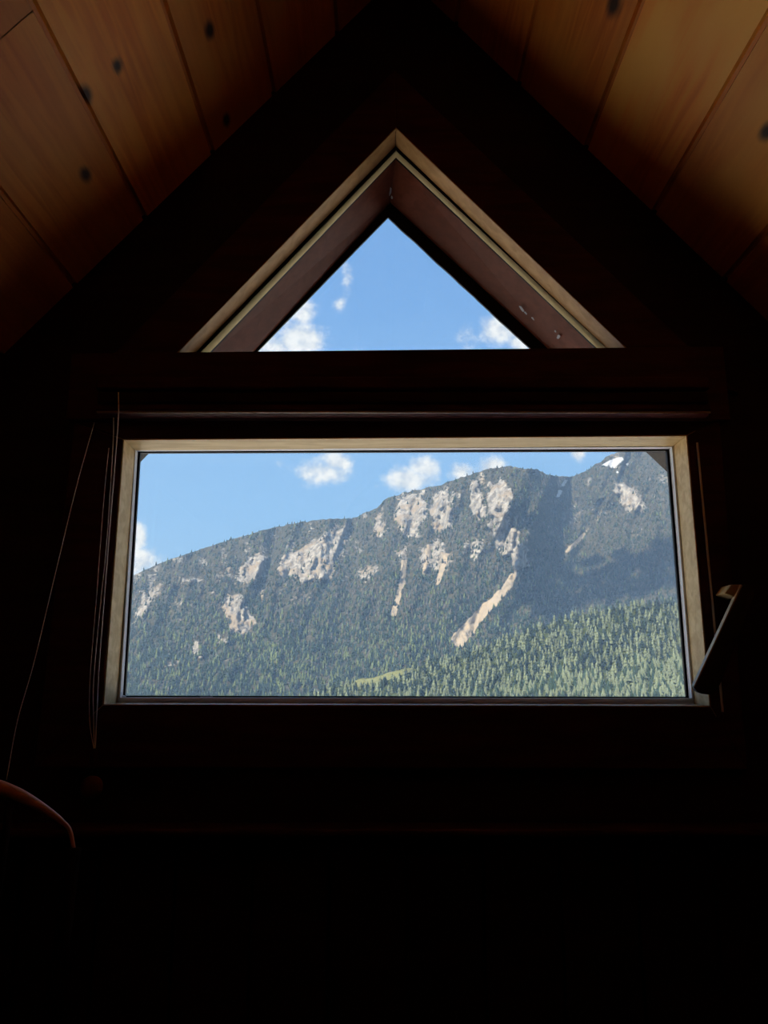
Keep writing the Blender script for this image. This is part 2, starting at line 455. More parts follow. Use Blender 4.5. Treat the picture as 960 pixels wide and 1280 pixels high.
# gable casing, header board and mouldings
bm = bmesh.new()
zt0 = W(500, 440, D).z
co = grow(op2, .10)
for i, j in ((0, 1), (1, 2)):
    inn = grow(op2, .0015)
    prism(bm, [co[i], co[j], inn[j], inn[i]], D, WF)
bm_to('trim_1', bm, M_case, None, .002, kind='structure')
hl, hr = XZ(90, 470, D)[0], XZ(905, 470, D)[0]
bm = bmesh.new()
ztl, ztr = op2[0][1], op2[2][1]
zlo = W(500, 527, D).z + .0
sl = (ztr - ztl) / (op2[2][0] - op2[0][0])
fz = lambda x, z: z + sl * (x - op2[0][0])
prism(bm, [(hl, zlo), (hr, zlo), (hr, fz(hr, ztl)), (hl, fz(hl, ztl))], D - .012, WF)
bm_to('trim_2', bm, M_case, None, .002, kind='structure')
# moulding along lower edge of the header
Yh = D - .035
a, b = W(120, 470, Yh), W(888, 486, Yh)
bm = bmesh.new(); box(bm, a.x, b.x, Yh, D - .012, b.z, a.z)
bm_to('trim_3', bm, M_case, None, .004, kind='structure')
# ledge under the window
Ys = D - .05
bm = bmesh.new(); z1_, z0_ = W(500, 1037, Ys).z, W(500, 1047, Ys).z
box(bm, X0 - 1.2, X0 + 1.2, Ys, WF, z0_, z1_)
bm_to('trim_4', bm, M_case, None, .004, kind='structure')
# lower panelling with board joints
bm = bmesh.new(); xx = X0 - 1.4
while xx < X0 + 1.4:
    box(bm, xx + .002, xx + .138, D + .005, WF, .1, z0_); xx += .14
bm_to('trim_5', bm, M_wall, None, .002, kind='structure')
# pale strip painted as the casing edge's highlight on the right and its twin on the left
M_edge_highlight = plain('casing_edge_highlight', (.85, .82, .8), .5)
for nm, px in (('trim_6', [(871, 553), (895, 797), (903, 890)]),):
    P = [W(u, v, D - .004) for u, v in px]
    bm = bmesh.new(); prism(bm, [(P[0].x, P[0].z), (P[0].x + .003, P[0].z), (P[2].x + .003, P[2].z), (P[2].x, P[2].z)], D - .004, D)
    bm_to(nm, bm, M_edge_highlight, None, kind='structure')

# ------------------------------------------------------------ blind with cords
bl = empty('raised_blind', tuple(W(500, 512, D)), label='raised blind with slim bottom rail with painted-on edge highlight under the dark header board', cat='blind')
Yr = D - .045
a, b = W(121, 488, Yr), W(888, 503, Yr)
bm = bmesh.new(); box(bm, a.x, b.x, D - .04, D - .0005, W(0, 502, Yr).z, W(0, 488, Yr).z)
bm_to('folded_fabric', bm, M_blind, bl, .003)
zc = (W(0, 503, Yr).z + W(0, 516, Yr).z) / 2; hh = (W(0, 503, Yr).z - W(0, 516, Yr).z) / 2
bm = bmesh.new(); prof = [(-.02, hh), (-.03, -hh * .2), (-.026, -hh * .9), (-.012, -hh * 1.15), (.03, -hh * .9), (.03, hh)]
A = [bm.verts.new((a.x, Yr + .02 + p[0] + .01, zc + p[1])) for p in prof]; B = [bm.verts.new((b.x, Yr + .02 + p[0] + .01, zc + p[1])) for p in prof]
bm.faces.new(A); bm.faces.new(B[::-1])
for i in range(len(prof)): bm.faces.new((A[i], B[i], B[(i + 1) % len(prof)], A[(i + 1) % len(prof)]))
bm_to('bottom_rail', bm, M_case, bl, .001)
bm = bmesh.new(); tube(bm, [W(121, 515, Yr), W(888, 515.5, Yr)], .0021, 8); bm_to('rail_highlight', bm, M_rail_highlight, bl, sm=True)  # pale tube stands in for the highlight along the rail's lower edge
Yc = D - .055
for pts, r in (([(148, 490), (148, 520), (144, 575), (134, 700), (124, 830), (121, 890), (119, 938)], .0011),
               ([(142, 522), (141, 560), (133, 680), (125, 760), (117, 850), (117, 900), (118, 938)], .0009),
               ([(136, 560), (130, 620), (121, 740), (113, 840), (112, 900), (118, 940)], .0007)):
    bm = bmesh.new(); tube(bm, catmull([W(u, v, Yc + .004 * i) for i, (u, v) in enumerate(pts)], 6), r, 6)
    bm_to('pull_cord', bm, M_cord, bl, sm=True)
bm = bmesh.new(); p = W(118, 944, Yc + .02)
tube(bm, [p + Vector((0, 0, .012)), p + Vector((0, 0, .008)), p, p - Vector((0, 0, .014)), p - Vector((0, 0, .018))], [.002, .005, .0075, .0085, .004], 12)
bm_to('cord_toggle', bm, M_case, bl, sm=True)
bm = bmesh.new(); pts = [(118, 528), (95, 610), (66, 730), (42, 830), (22, 900), (8, 975)]
tube(bm, catmull([W(u, v, D - .03 - .02 * i) for i, (u, v) in enumerate(pts)], 6), .0007, 6)
o = bm_to('loose_cord', bm, M_cord, None, sm=True); tag(o, 'thin loose cord slanting away down the dark wall at far left', 'cord')

# round knob under the cords
kn = empty('wall_knob', tuple(W(117, 983, D - .02)), label='small round reddish wooden knob on the wall below the blind cords', cat='knob')
bm = bmesh.new(); p = W(117, 983, D)
prof = [(0, .004), (.006, .006), (.012, .007), (.016, .013), (.024, .0195), (.031, .0205), (.036, .018), (.039, .010), (.040, .001)]
rings = []
for (d_, r_) in prof: rings.append([bm.verts.new((p.x + math.cos(k * math.pi / 12) * r_, WF - d_, p.z + math.sin(k * math.pi / 12) * r_)) for k in range(24)])
for q, r_ in zip(rings, rings[1:]):
    for k in range(24): bm.faces.new((q[k], q[(k + 1) % 24], r_[(k + 1) % 24], r_[k]))
bm.faces.new(rings[0]); bm.faces.new(rings[-1][::-1])
bm_to('knob_body', bm, wood('knob_wood', (.14, .04, .02), (.2, .06, .03)), kn, sm=True)

# ------------------------------------------------------------ lever at right
lv = empty('window_lever', tuple(W(905, 790, D - .03)), label='dark wooden lever slanting across lower right corner of window lining', cat='lever')
Yl = D - .05
k = Yl / F
poly = [XZ(u, v, Yl) for u, v in ((926, 731), (867.5, 858.5), (869, 862), (873, 865), (880, 867.5), (888, 868.5), (896, 864), (901, 854), (944, 742), (941, 734), (934, 730))]
bm = bmesh.new(); prism(bm, poly, Yl, Yl + .012); bm_to('lever_arm', bm, M_hand, lv, .0015)
A_, B_ = XZ(926, 731, Yl), XZ(867.5, 858.5, Yl)  # pale strip paints the light along the lever's left edge
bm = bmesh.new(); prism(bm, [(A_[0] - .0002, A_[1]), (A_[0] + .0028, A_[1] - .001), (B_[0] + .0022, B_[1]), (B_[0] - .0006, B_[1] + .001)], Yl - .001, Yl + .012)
bm_to('lever_edge', bm, M_lever_lit, lv, .0005, label='edge coloured pale as if lit')
poly = [XZ(u, v, Yl + .012) for u, v in ((912, 731), (927, 731), (920, 748), (904, 742))]
bm = bmesh.new(); prism(bm, poly, Yl + .006, D + .0005); bm_to('pivot_block', bm, M_pine, lv, .002, label='pale wooden pivot block')

# ------------------------------------------------------------ bentwood chair at left (rim coloured as if lit, the rest as if shaded)
cy = 1.2
ch = empty('wooden_chair', (W(-60, 1003, cy).x, cy + .2, 0), label='reddish wooden chair with curved back rim in the lower left corner', cat='chair')
rim = [(-250, 1110), (-215, 1040), (-150, 1000), (-80, 982), (-20, 980), (20, 992), (55, 1011), (80, 1029), (88, 1040), (92, 1060)]
rad = [.011, .011, .011, .011, .011, .0095, .0065, .0035, .003, .003]
P = [W(u, v, cy) for u, v in rim]
cm = catmull(P, 6); rr_ = []
for i in range(len(cm)):
    t = i / 6; a_ = int(min(t, len(rad) - 1)); b_ = min(a_ + 1, len(rad) - 1); rr_.append(rad[a_] + (rad[b_] - rad[a_]) * (t - a_))
bm = bmesh.new(); tube(bm, cm, rr_, 12); bm_to('back_rim', bm, M_chair_lit, ch, sm=True)
seat_z = .45
M_chair_shade = wood('shaded_chair_wood', (.012, .005, .004), (.02, .009, .006), .9, spec=.02)  # near-black copy of the chair wood, shade put into its colour
for (q, s) in ((0, 1), (-1, 1)):
    p = cm[q]
    bm = bmesh.new(); tube(bm, [p, Vector((p.x, p.y - .02, .8)), Vector((p.x, p.y - .06, seat_z)), Vector((p.x, p.y + .0, .0))], [.011, .012, .014, .012], 10)
    bm_to('leg', bm, M_chair_shade, ch, sm=True)
xl, xr = cm[0].x, cm[-1].x
for q in (1, 2, 3):
    x = xl + (xr - xl) * q / 4
    top = min(cm, key=lambda c: abs(c.x - x) + (1 if c.z < cm[0].z + .01 else 0))
    bm = bmesh.new(); tube(bm, [top, Vector((x, cy - .02, .8)), Vector((x, cy - .055, seat_z + .01))], .006, 8)
    bm_to('spindle', bm, M_chair_shade, ch, sm=True)
bm = bmesh.new(); box(bm, xl - .03, xr + .03, cy - .44, cy - .03, seat_z - .012, seat_z + .014); bm_to('seat', bm, M_chair_shade, ch, .008)
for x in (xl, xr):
    bm = bmesh.new(); tube(bm, [(x, cy - .40, seat_z - .01), (x, cy - .42, 0)], [.015, .011], 10); bm_to('leg', bm, M_chair_shade, ch, sm=True)

# ------------------------------------------------------------ roof overhang outside
M_over = M_ext
Ye = D + .42; Yw = WB + .085
ov = empty('roof_overhang', (X0, Ye, RIDGE), kind='structure')
aP, lP, rP = XZ(488, 262, Ye), XZ(188, 565, Ye), XZ(805.5, 563, Ye)
def ext(a, b, t): return (a[0] + (b[0] - a[0]) * t, a[1] + (b[1] - a[1]) * t)
for q in (lP, rP):
    e = ext(aP, q, 2.0)
    th = .12
    bm = bmesh.new(); prism(bm, [aP, (aP[0], aP[1] + th * 1.5), (e[0], e[1] + th * 1.5), e], Yw, Ye)
    bm_to('rafter', bm, M_over, ov)

# ------------------------------------------------------------ outdoors
# --- numpy value noise
def hash2(i, j, s):
    h = (i * 374761393 + j * 668265263 + s * 974634777) & 0xffffffff
    h = ((h ^ (h >> 13)) * 1274126177) & 0xffffffff
    return ((h ^ (h >> 16)) & 0xffff) / 65535.0
def vnoise(x, y, s=0):
    i = np.floor(x).astype(np.int64); j = np.floor(y).astype(np.int64)
    fx, fy = x - i, y - j; fx = fx * fx * (3 - 2 * fx); fy = fy * fy * (3 - 2 * fy)
    a, b, c, d = hash2(i, j, s), hash2(i + 1, j, s), hash2(i, j + 1, s), hash2(i + 1, j + 1, s)
    return (a * (1 - fx) + b * fx) * (1 - fy) + (c * (1 - fx) + d * fx) * fy
def fbm(x, y, o=4, s=0):
    r, amp, tot = 0, 1, 0
    for k in range(o): r = r + amp * vnoise(x * 2 ** k, y * 2 ** k, s + k); tot += amp; amp *= .5
    return r / tot
def poly_d(U, V, poly):
    """signed distance, >0 inside"""
    P = np.array(poly, float); n = len(P); dmin = np.full(U.shape, 1e9); ins = np.zeros(U.shape, bool)
    for i in range(n):
        x0, y0 = P[i]; x1, y1 = P[(i + 1) % n]
        dx, dy = x1 - x0, y1 - y0
        t = np.clip(((U - x0) * dx + (V - y0) * dy) / (dx * dx + dy * dy + 1e-9), 0, 1)
        dmin = np.minimum(dmin, np.hypot(U - x0 - t * dx, V - y0 - t * dy))
        c = ((y0 > V) != (y1 > V)) & (U < (x1 - x0) * (V - y0) / (y1 - y0 + 1e-12) + x0)
        ins ^= c
    return np.where(ins, dmin, -dmin)
def tangs(u, v):
    t = (640 - v) / F; d = cs - t * sn
    return ((u - 480) / F) / d, (sn + t * cs) / d
SIL = np.array([(-150, 830), (-20, 790), (60, 765), (130, 735), (160, 722), (200, 704), (240, 690), (290, 674), (340, 660), (380, 652), (420, 648), (440, 648), (455, 641), (470, 635), (485, 622),
                (505, 616), (530, 611), (560, 603), (590, 592), (612, 586), (640, 583), (670, 587), (690, 594), (705, 596.5), (718, 595), (740, 584), (755, 575), (770, 565), (785, 560), (800, 552), (830, 546), (900, 545), (1000, 560), (1150, 600)], float)
def vsil(u):
    u = np.asarray(u, float)
    return np.interp(u, SIL[:, 0], SIL[:, 1]) + (fbm(u / 6, u * 0, 3, 300) - .5) * np.interp(u, [200, 460, 600, 720, 780], [1, 4, 3, 5, 8])
ROCKS = [
 ([(291,722),(300,712),(315,698),(330,692),(335,700),(330,718),(318,725),(300,730)], 1),
 ([(348,697),(380,682),(410,667),(438,650),(436,672),(428,690),(410,722),(380,727),(350,718)], .9),
 ([(279,750),(300,745),(312,765),(325,780),(310,792),(288,785),(278,770)], .95),
 ([(163,784),(170,765),(181,742),(196,740),(185,760),(170,780)], .9),
 ([(228,722),(252,717),(252,727),(232,729)], .7),
 ([(268,795),(290,793),(286,803),(270,803)], .9), ([(206,830),(230,825),(226,832),(208,834)], .8), ([(238,806),(250,804),(248,822),(242,824)], .8), ([(270,818),(286,818),(284,824),(272,824)], .8),
 ([(492,640),(497,625),(512,618),(530,613),(531,640),(526,668),(507,672),(495,658)], .85),
 ([(536,640),(545,622),(558,611),(566,628),(561,658),(548,668),(538,660)], .9),
 ([(586,606),(600,599),(606,630),(608,648),(595,650),(588,630)], .85),
 ([(610,610),(628,598),(637,608),(637,655),(650,676),(662,689),(660,706),(646,722),(640,702),(622,686),(612,655)], 1),
 ([(463,650),(480,636),(487,660),(476,680),(466,672)], .6),
 ([(520,690),(545,672),(566,690),(560,712),(545,716),(530,708)], .65),
 ([(495,690),(512,680),(512,700),(500,706)], .65), ([(575,680),(600,672),(608,690),(598,702),(580,698)], .55),
 ([(706,640),(722,620),(730,640),(716,668)], .4), ([(752,690),(770,684),(766,696)], .4), ([(440,716),(470,700),(478,716),(455,728)], .55), ([(362,745),(395,735),(388,752),(366,757)], .4),
 ([(768,606),(782,600),(800,618),(812,638),(786,637),(770,622)], .9), ([(682,676),(690,658),(698,655),(692,672)], .4), ([(738,640),(760,628),(765,640),(748,655)], .3),
 ([(776,664),(800,655),(812,668),(790,676)], .3), ([(340,740),(360,725),(362,740),(350,750)], .35)]
SCREE = [([(648,712),(640,733),(624,752),(608,770),(592,793),(577,809),(562,806),(564,798),(584,776),(602,757),(624,738),(640,716)], 1),
 ([(502,700),(510,700),(506,730),(500,750),(495,770),(487,770),(494,745),(500,722)], .85), ([(533,680),(541,682),(534,716),(527,722)], .6), ([(556,690),(563,692),(552,726),(541,736)], .6),
 ([(705,692),(712,684),(726,668),(736,660),(730,672),(714,690)], .75), ([(741,652),(748,640),(756,634),(748,652)], .4),
 ([(325,738),(330,728),(329,745),(325,755)], .5), ([(455,672),(470,664),(466,676)], .3)]
SNOW = [([(752,582),(762,576),(778,571),(780,576),(768,584)], 1), ([(694,622),(699,612),(704,612),(700,620)], 1), ([(700,609),(706,600),(711,600),(706,608)], .9), ([(770,590),(774,588),(773,593)], .8), ([(783,577),(787,580),(784,584)], .8)]
MEADOW = [([(440,835),(470,828),(500,820),(512,826),(490,836),(460,842)], 1)]
def field(U, V, L, soft=9, warp=8, seed=20):
    wu = (fbm(U / 9, V / 9, 3, seed) - .5) * warp * 2; wv = (fbm(U / 9 + 50, V / 9, 3, seed + 9) - .5) * warp * 2
    r = np.zeros(U.shape)
    for p, s in L: r = np.maximum(r, s * np.clip(poly_d(U + wu, V + wv, p) / soft + .5, 0, 1))
    return r
def rockf(U, V):
    h = np.clip((vsil(U) + 130 - V) / 90, 0, 1)
    loose = np.clip((fbm(U / 14, V / 20, 4, 140) - .57) * 4, 0, .5) * h
    return np.maximum(field(U, V, ROCKS), loose)
VB = 915.0
def depth_main(U, V):
    vs = vsil(U); h = np.clip((VB - V) / (VB - vs), 0, 1.0)
    Yt_ = np.interp(U, [0, 160, 300, 440, 560, 668, 722, 790, 900, 1100], [2150, 2200, 2250, 2300, 2150, 2150, 2400, 2380, 2200, 2000])
    Yb_ = np.interp(U, [0, 200, 500, 700, 900, 1100], [1350, 1400, 1450, 1550, 1600, 1600])
    Y = Yb_ + (Yt_ - Yb_) * h ** 1.25
    # big buttresses & gullies (bulge towards the valley), stronger in upper half
    g = fbm(U / 55 + V / 140, V / 150, 3, 3); g2 = 1 - np.abs(2 * fbm(U / 30 + V / 90, V / 110, 3, 31) - 1)
    Y = Y + (g - .5) * 260 * (.25 + .75 * h) - (g2 - .6) * 110 * (.2 + .8 * h)
    # the cliff pillar's right flank falls back into the cirque
    w = np.exp(-((V - 636) / 50) ** 2)
    c = np.interp(U - np.clip((V - 612) * .3, 0, 24), [560, 600, 640, 664, 712, 765, 900], [0, -45, -120, -60, 175, 50, 0])
    Y = Y + c * w
    Y = Y + (fbm(U / 7, V / 9, 3, 8) - .5) * 22
    r = field(U, V, ROCKS)
    Y = Y - r * 22 + r * (fbm(U / 4, V / 9, 4, 60) - .5) * 60
    return Y
def grid_terrain(name, us, nrow, vtop, vbot, depth, back, mat, extra):
    nu = len(us); U = np.repeat(us[None, :], nrow, 0)
    k = np.linspace(0, 1, nrow)[:, None]
    V = vtop(U) + (vbot - vtop(U)) * k
    Y = depth(U, V); a, e = tangs(U, V)
    X, Z = a * Y, EYE + e * Y
    # back side rows
    bx, by, bz = [X], [Y], [Z]
    for (dy, dz) in back:
        n_ = (fbm(U[0] / 20, U[0] * 0 + dy / 50, 3, 77) - .5) * 40
        bx.insert(0, (X[0] * (1 + dy / Y[0]))[None, :]); by.insert(0, (Y[0] + dy)[None, :]); bz.insert(0, (Z[0] - dz + n_ * .5)[None, :])
    # foot rows: go down to the valley floor
    bx.append((X[-1] * .8)[None, :]); by.append((Y[-1] * .8)[None, :]); bz.append((Z[-1] * 0 - 220)[None, :])
    X, Y, Z = np.vstack(bx), np.vstack(by), np.vstack(bz)
    nr = X.shape[0]; co_ = np.stack([X, Y, Z], -1).reshape(-1, 3)
    idx = np.arange(nr * nu).reshape(nr, nu)
    f = np.stack([idx[:-1, :-1], idx[1:, :-1], idx[1:, 1:], idx[:-1, 1:]], -1).reshape(-1, 4)
    me = bpy.data.meshes.new(name); me.from_pydata(co_.tolist(), [], f.tolist())
    nb = len(back)
    for an, fn in extra.items():
        A = fn(U, V); A = np.vstack([A[:1]] * nb + [A] + [A[-1:]])
        at = me.attributes.new(an, 'FLOAT', 'POINT'); at.data.foreach_set('value', A.reshape(-1).astype(np.float32))
    o = link(name, me, mat, kind='structure', smooth_sh=True)
    return o
def terrain_mat(near=False):
    m, nt, out = new_mat('hillside_near' if near else 'mountainside'); L = nt.links
    tc = N(nt, 'ShaderNodeTexCoord')
    def nz(s, d=5, sc=None):
        mp = N(nt, 'ShaderNodeMapping'); mp.inputs['Scale'].default_value = sc or (1, 1, 1); L.new(tc.outputs['Object'], mp.inputs[0])
        n = N(nt, 'ShaderNodeTexNoise'); n.inputs['Scale'].default_value = s; n.inputs['Detail'].default_value = d; L.new(mp.outputs[0], n.inputs['Vector']); return n.outputs[0]
    n1, n2, n3 = nz(.02), nz(.12), nz(.07, 5, (1, 1, .3))
    if near: c = mix_c(nt, smooth(nt, n2, .35, .65), (0.02838, 0.03973, 0.01419), (0.05676, 0.06811, 0.0227))
    else: c = mix_c(nt, smooth(nt, n2, .35, .65), (0.02554, 0.02838, 0.01703), (0.06811, 0.0596, 0.03973))
    def att(nm):
        a = N(nt, 'ShaderNodeAttribute'); a.attribute_name = nm; return a.outputs['Fac']
    def masked(c, nm, col, lo=.35, hi=.6, k=.7):
        f = math_n(nt, 'ADD', att(nm), math_n(nt, 'MULTIPLY', math_n(nt, 'SUBTRACT', n2, .5), k))
        return mix_c(nt, smooth(nt, f, lo, hi), c, col)
    if not near:
        rock = mix_c(nt, smooth(nt, n3, .38, .62), (0.1294, 0.1192, 0.1056), (0.2861, 0.2656, 0.2384))
        rock = mix_c(nt, smooth(nt, n1, .5, .65), rock, (0.2178, 0.1782, 0.132))
        c = masked(c, 'rock', rock, .35, .6, 1.3); c = masked(c, 'scree', (0.3036, 0.2508, 0.1848), .3, .55, .8); c = masked(c, 'snow', (0.396, 0.4158, 0.462), .4, .55, .8)
    c = masked(c, 'meadow', (0.1452, 0.1518, 0.066), .3, .6, .5)
    b = N(nt, 'ShaderNodeBsdfPrincipled'); L.new(c, b.inputs['Base Color']); b.inputs['Roughness'].default_value = 1; b.inputs['Specular IOR Level'].default_value = 0
    bp = N(nt, 'ShaderNodeBump'); bp.inputs['Strength'].default_value = .8; bp.inputs['Distance'].default_value = 6
    L.new(n2, bp.inputs['Height']); L.new(bp.outputs[0], b.inputs['Normal'])
    L.new(b.outputs[0], out.inputs[0]); return m
us = np.linspace(20, 1000, 560)
grid_terrain('mountain', us, 240, vsil, VB, depth_main, [(120, 60), (400, 300), (800, 700)], terrain_mat(),
             {'rock': lambda U, V: rockf(U, V), 'scree': lambda U, V: field(U, V, SCREE, 2.5, 2), 'snow': lambda U, V: field(U, V, SNOW, 2, 1.5), 'meadow': lambda U, V: np.zeros(U.shape)})
NR = np.array([(250, 930), (330, 900), (380, 876), (410, 862), (450, 850), (480, 843), (520, 833), (560, 824), (600, 810), (640, 797), (680, 782), (720, 770), (760, 762), (800, 757), (850, 754), (950, 750), (1050, 752)], float)
def vnr(u): return np.interp(u, NR[:, 0], NR[:, 1]) + (fbm(u / 18, u * 0, 3, 5) - .5) * 5
def depth_near(U, V):
    vt = np.interp(U, NR[:, 0], NR[:, 1]); h = np.clip((935 - V) / (935 - vt), 0, 1)
    return 820 + 330 * h + (fbm(U / 50, V / 40, 3, 41) - .5) * 90 + (fbm(U / 14, V / 14, 3, 42) - .5) * 20
grid_terrain('near_hill', np.linspace(255, 1040, 220), 60, vnr, 935.0, depth_near, [(80, 40), (200, 150)], terrain_mat(True),
             {'meadow': lambda U, V: field(U, V, [([(440, 862), (445, 846), (480, 840), (510, 831), (520, 836), (490, 848), (460, 856)], 1)], 3, 3)})
# valley floor outside
m_val, nt, out = new_mat('valley_meadow')
b_ = N(nt, 'ShaderNodeBsdfPrincipled'); tc = N(nt, 'ShaderNodeTexCoord'); nz = N(nt, 'ShaderNodeTexNoise'); nz.inputs['Scale'].default_value = .02
nt.links.new(tc.outputs['Object'], nz.inputs['Vector']); nt.links.new(mix_c(nt, nz.outputs[0], (.22, .22, .13), (.32, .30, .2)), b_.inputs['Base Color']); b_.inputs['Roughness'].default_value = 1
nt.links.new(b_.outputs[0], out.inputs[0])
me = bpy.data.meshes.new('valley_ground')
gx = [-4000, -1500, -300, 0, 300, 1500, 4000]; gy = [-3000, -200, 46, 60, 300, 900, 2000, 5000]
def gz(x, y):
    if y <= 46: return -1.6
    return -1.6 - 230 * min(1, (y - 46) / 700) ** .9
vv_ = [(x, y, gz(x, y)) for y in gy for x in gx]; ff = [(j * 7 + i, j * 7 + i + 1, (j + 1) * 7 + i + 1, (j + 1) * 7 + i) for j in range(7) for i in range(6)]
me.from_pydata(vv_, [], ff); link('valley_ground', me, m_val, kind='structure')
bm = bmesh.new(); box(bm, -40, 40, WB + .4, 45, -1.6, -1.5); bm_to('bounce_yard', bm, plain('pale_bounce', (.84, .76, .64), 1, spec=.1, nscale=60), kind='structure')  # unseen pale slab added to bounce sunlight up through the windows

# --- trees
def tree_unit(tiers, seg, seed, slim=1.0, drop=.35):
    """unit-height conifer: returns verts (n,3), faces(list)"""
    r = random.Random(seed); vs, fs = [], []
    # trunk
    for k in range(4):
        th = k * math.pi / 2
        vs.append((.018 * math.cos(th), .018 * math.sin(th), -.08))
    for k in range(4):
        th = k * math.pi / 2
        vs.append((.012 * math.cos(th), .012 * math.sin(th), .35))
    for k in range(4): fs.append((k, (k + 1) % 4, 4 + (k + 1) % 4, 4 + k))
    for t in range(tiers):
        z0 = .06 + .86 * t / tiers; z1 = min(1.0, z0 + .86 / tiers * (1.75 if t < tiers - 1 else 1.0) + .08)
        rad_ = .20 * slim * (1 - .86 * t / tiers) ** .9
        b = len(vs); vs.append((0, 0, z1))
        for k in range(seg):
            th = (k + r.uniform(-.25, .25)) * 2 * math.pi / seg + t; q = rad_ * (1 if k % 2 else .72) * r.uniform(.8, 1.2)
            vs.append((q * math.cos(th), q * math.sin(th), z0 + r.uniform(-.02, .02)))
        for k in range(seg): fs.append((b, b + 1 + k, b + 1 + (k + 1) % seg))
        fs.append(tuple(b + 1 + k for k in range(seg))[::-1])
    return np.array(vs), fs
def tree_mat(name, attr=None, col=None):
    m, nt, out = new_mat(name); L = nt.links
    b = N(nt, 'ShaderNodeBsdfPrincipled'); b.inputs['Roughness'].default_value = 1; b.inputs['Specular IOR Level'].default_value = 0
    tc = N(nt, 'ShaderNodeTexCoord'); nz = N(nt, 'ShaderNodeTexNoise'); nz.inputs['Scale'].default_value = 1.2 if attr is None else .4; nz.inputs['Detail'].default_value = 3
    L.new(tc.outputs['Object'], nz.inputs['Vector'])
    if attr:
        a = N(nt, 'ShaderNodeAttribute'); a.attribute_name = attr; base = a.outputs['Color']
    else: base = col
    L.new(mix_c(nt, 1.0, base, mix_c(nt, nz.outputs[0], (.7, .7, .7), (1.3, 1.3, 1.3)), 'MULTIPLY'), b.inputs['Base Color'])
    L.new(b.outputs[0], out.inputs[0]); return m
def forest(name, P, H, col, units, label, group=None):
    vs_all, f_all, c_all = [], [], []; off = 0
    which = rng.integers(0, len(units), len(P)); rot = rng.uniform(0, 6.28, len(P))
    loops, starts, totals = [], [], []
    ls = 0
    for ui, (uv_, uf) in enumerate(units):
        sel = np.where(which == ui)[0]
        if len(sel) == 0: continue
        c_, s_ = np.cos(rot[sel])[:, None], np.sin(rot[sel])[:, None]
        x = (uv_[:, 0] * c_ - uv_[:, 1] * s_) * H[sel][:, None]; y = (uv_[:, 0] * s_ + uv_[:, 1] * c_) * H[sel][:, None]; z = uv_[:, 2] * H[sel][:, None]
        V3 = np.stack([x, y, z], -1) + P[sel][:, None, :]
        n = len(uv_); vs_all.append(V3.reshape(-1, 3)); c_all.append(np.repeat(col[sel], n, 0))
        flat = np.concatenate([np.array(f) for f in uf]); lens = np.array([len(f) for f in uf])
        L_ = (flat[None, :] + (off + np.arange(len(sel)) * n)[:, None]).reshape(-1)
        loops.append(L_); totals.append(np.tile(lens, len(sel))); off += n * len(sel)
    V3 = np.concatenate(vs_all); Lp = np.concatenate(loops); T = np.concatenate(totals); S = np.concatenate([[0], np.cumsum(T)[:-1]])
    me = bpy.data.meshes.new(name); me.vertices.add(len(V3)); me.vertices.foreach_set('co', V3.reshape(-1).astype(np.float32))
    me.loops.add(len(Lp)); me.loops.foreach_set('vertex_index', Lp.astype(np.int32))
    me.polygons.add(len(T)); me.polygons.foreach_set('loop_start', S.astype(np.int32)); 
    try: me.polygons.foreach_set('loop_total', T.astype(np.int32))
    except Exception: pass
    me.update(calc_edges=True); me.validate()
    at = me.color_attributes.new('tree_tone', 'FLOAT_COLOR', 'POINT')
    cc = np.concatenate(c_all); cc = np.concatenate([cc, np.ones((len(cc), 1))], 1)
    at.data.foreach_set('color', cc.reshape(-1).astype(np.float32))
    return link(name, me, MT, label=label, cat='forest', kind='stuff')
MT = tree_mat('conifer_foliage', 'tree_tone')
SPR, LAR, BARE = np.array((0.02214, 0.03689, 0.02214)), np.array((0.1254, 0.1586, 0.06273)), np.array((0.08854, 0.07748, 0.06273))
units = [tree_unit(2, 6, s, 1.35) for s in range(4)]
# main mountain forest
n = 42000
U = rng.uniform(60, 960, n); V = rng.uniform(540, 912, n)
vs = vsil(U); ok = V > vs + .5
ok &= ~(V > vnr(U) + 14)
U, V = U[ok], V[ok]
r = rockf(U, V); sc = field(U, V, SCREE, 2.5, 2); sw = field(U, V, SNOW, 2, 1.5)
dens = 1 - .95 * np.clip(r * 1.4 - .1, 0, 1); dens = np.minimum(dens, 1 - np.clip(sc * 1.4, 0, .99)); dens *= 1 - np.clip(sw, 0, 1)
dens *= .6 + .6 * np.clip(fbm(U / 16, V / 10, 3, 90) * 1.4 - .1, 0, 1)
cl_up = np.clip((vsil(U) + 60 - V) / 60, 0, 1)
dens *= 1 - .25 * cl_up
k_ = rng.random(len(U)) < dens; U, V = U[k_], V[k_]
Y = depth_main(U, V); a, e = tangs(U, V); P = np.stack([a * Y, Y, EYE + e * Y - 1.0], -1)
hgt = np.clip((V - 560) / 330, 0, 1)
H = rng.uniform(8, 16, len(U)) * (.7 + .35 * hgt)
mixn = fbm(U / 40, V / 25, 3, 15); low = np.clip((V - 730) / 120, 0, 1)
pl = .10 + .45 * low * np.clip(mixn * 2 - .4, 0, 1) ; pb = np.clip(.38 - .55 * low, .03, 1) * np.clip(1.5 * fbm(U / 50, V / 30, 2, 55), 0, 1)
q = rng.random(len(U))
col = np.where((q < pl)[:, None], LAR * .8, np.where((q < pl + pb)[:, None], BARE, SPR)) * rng.uniform(.7, 1.3, (len(U), 1))
forest('mountain_forest', P, H, col, units, 'dense dark conifer forest covering the rocky mountain slopes')
print('mountain trees', len(P))
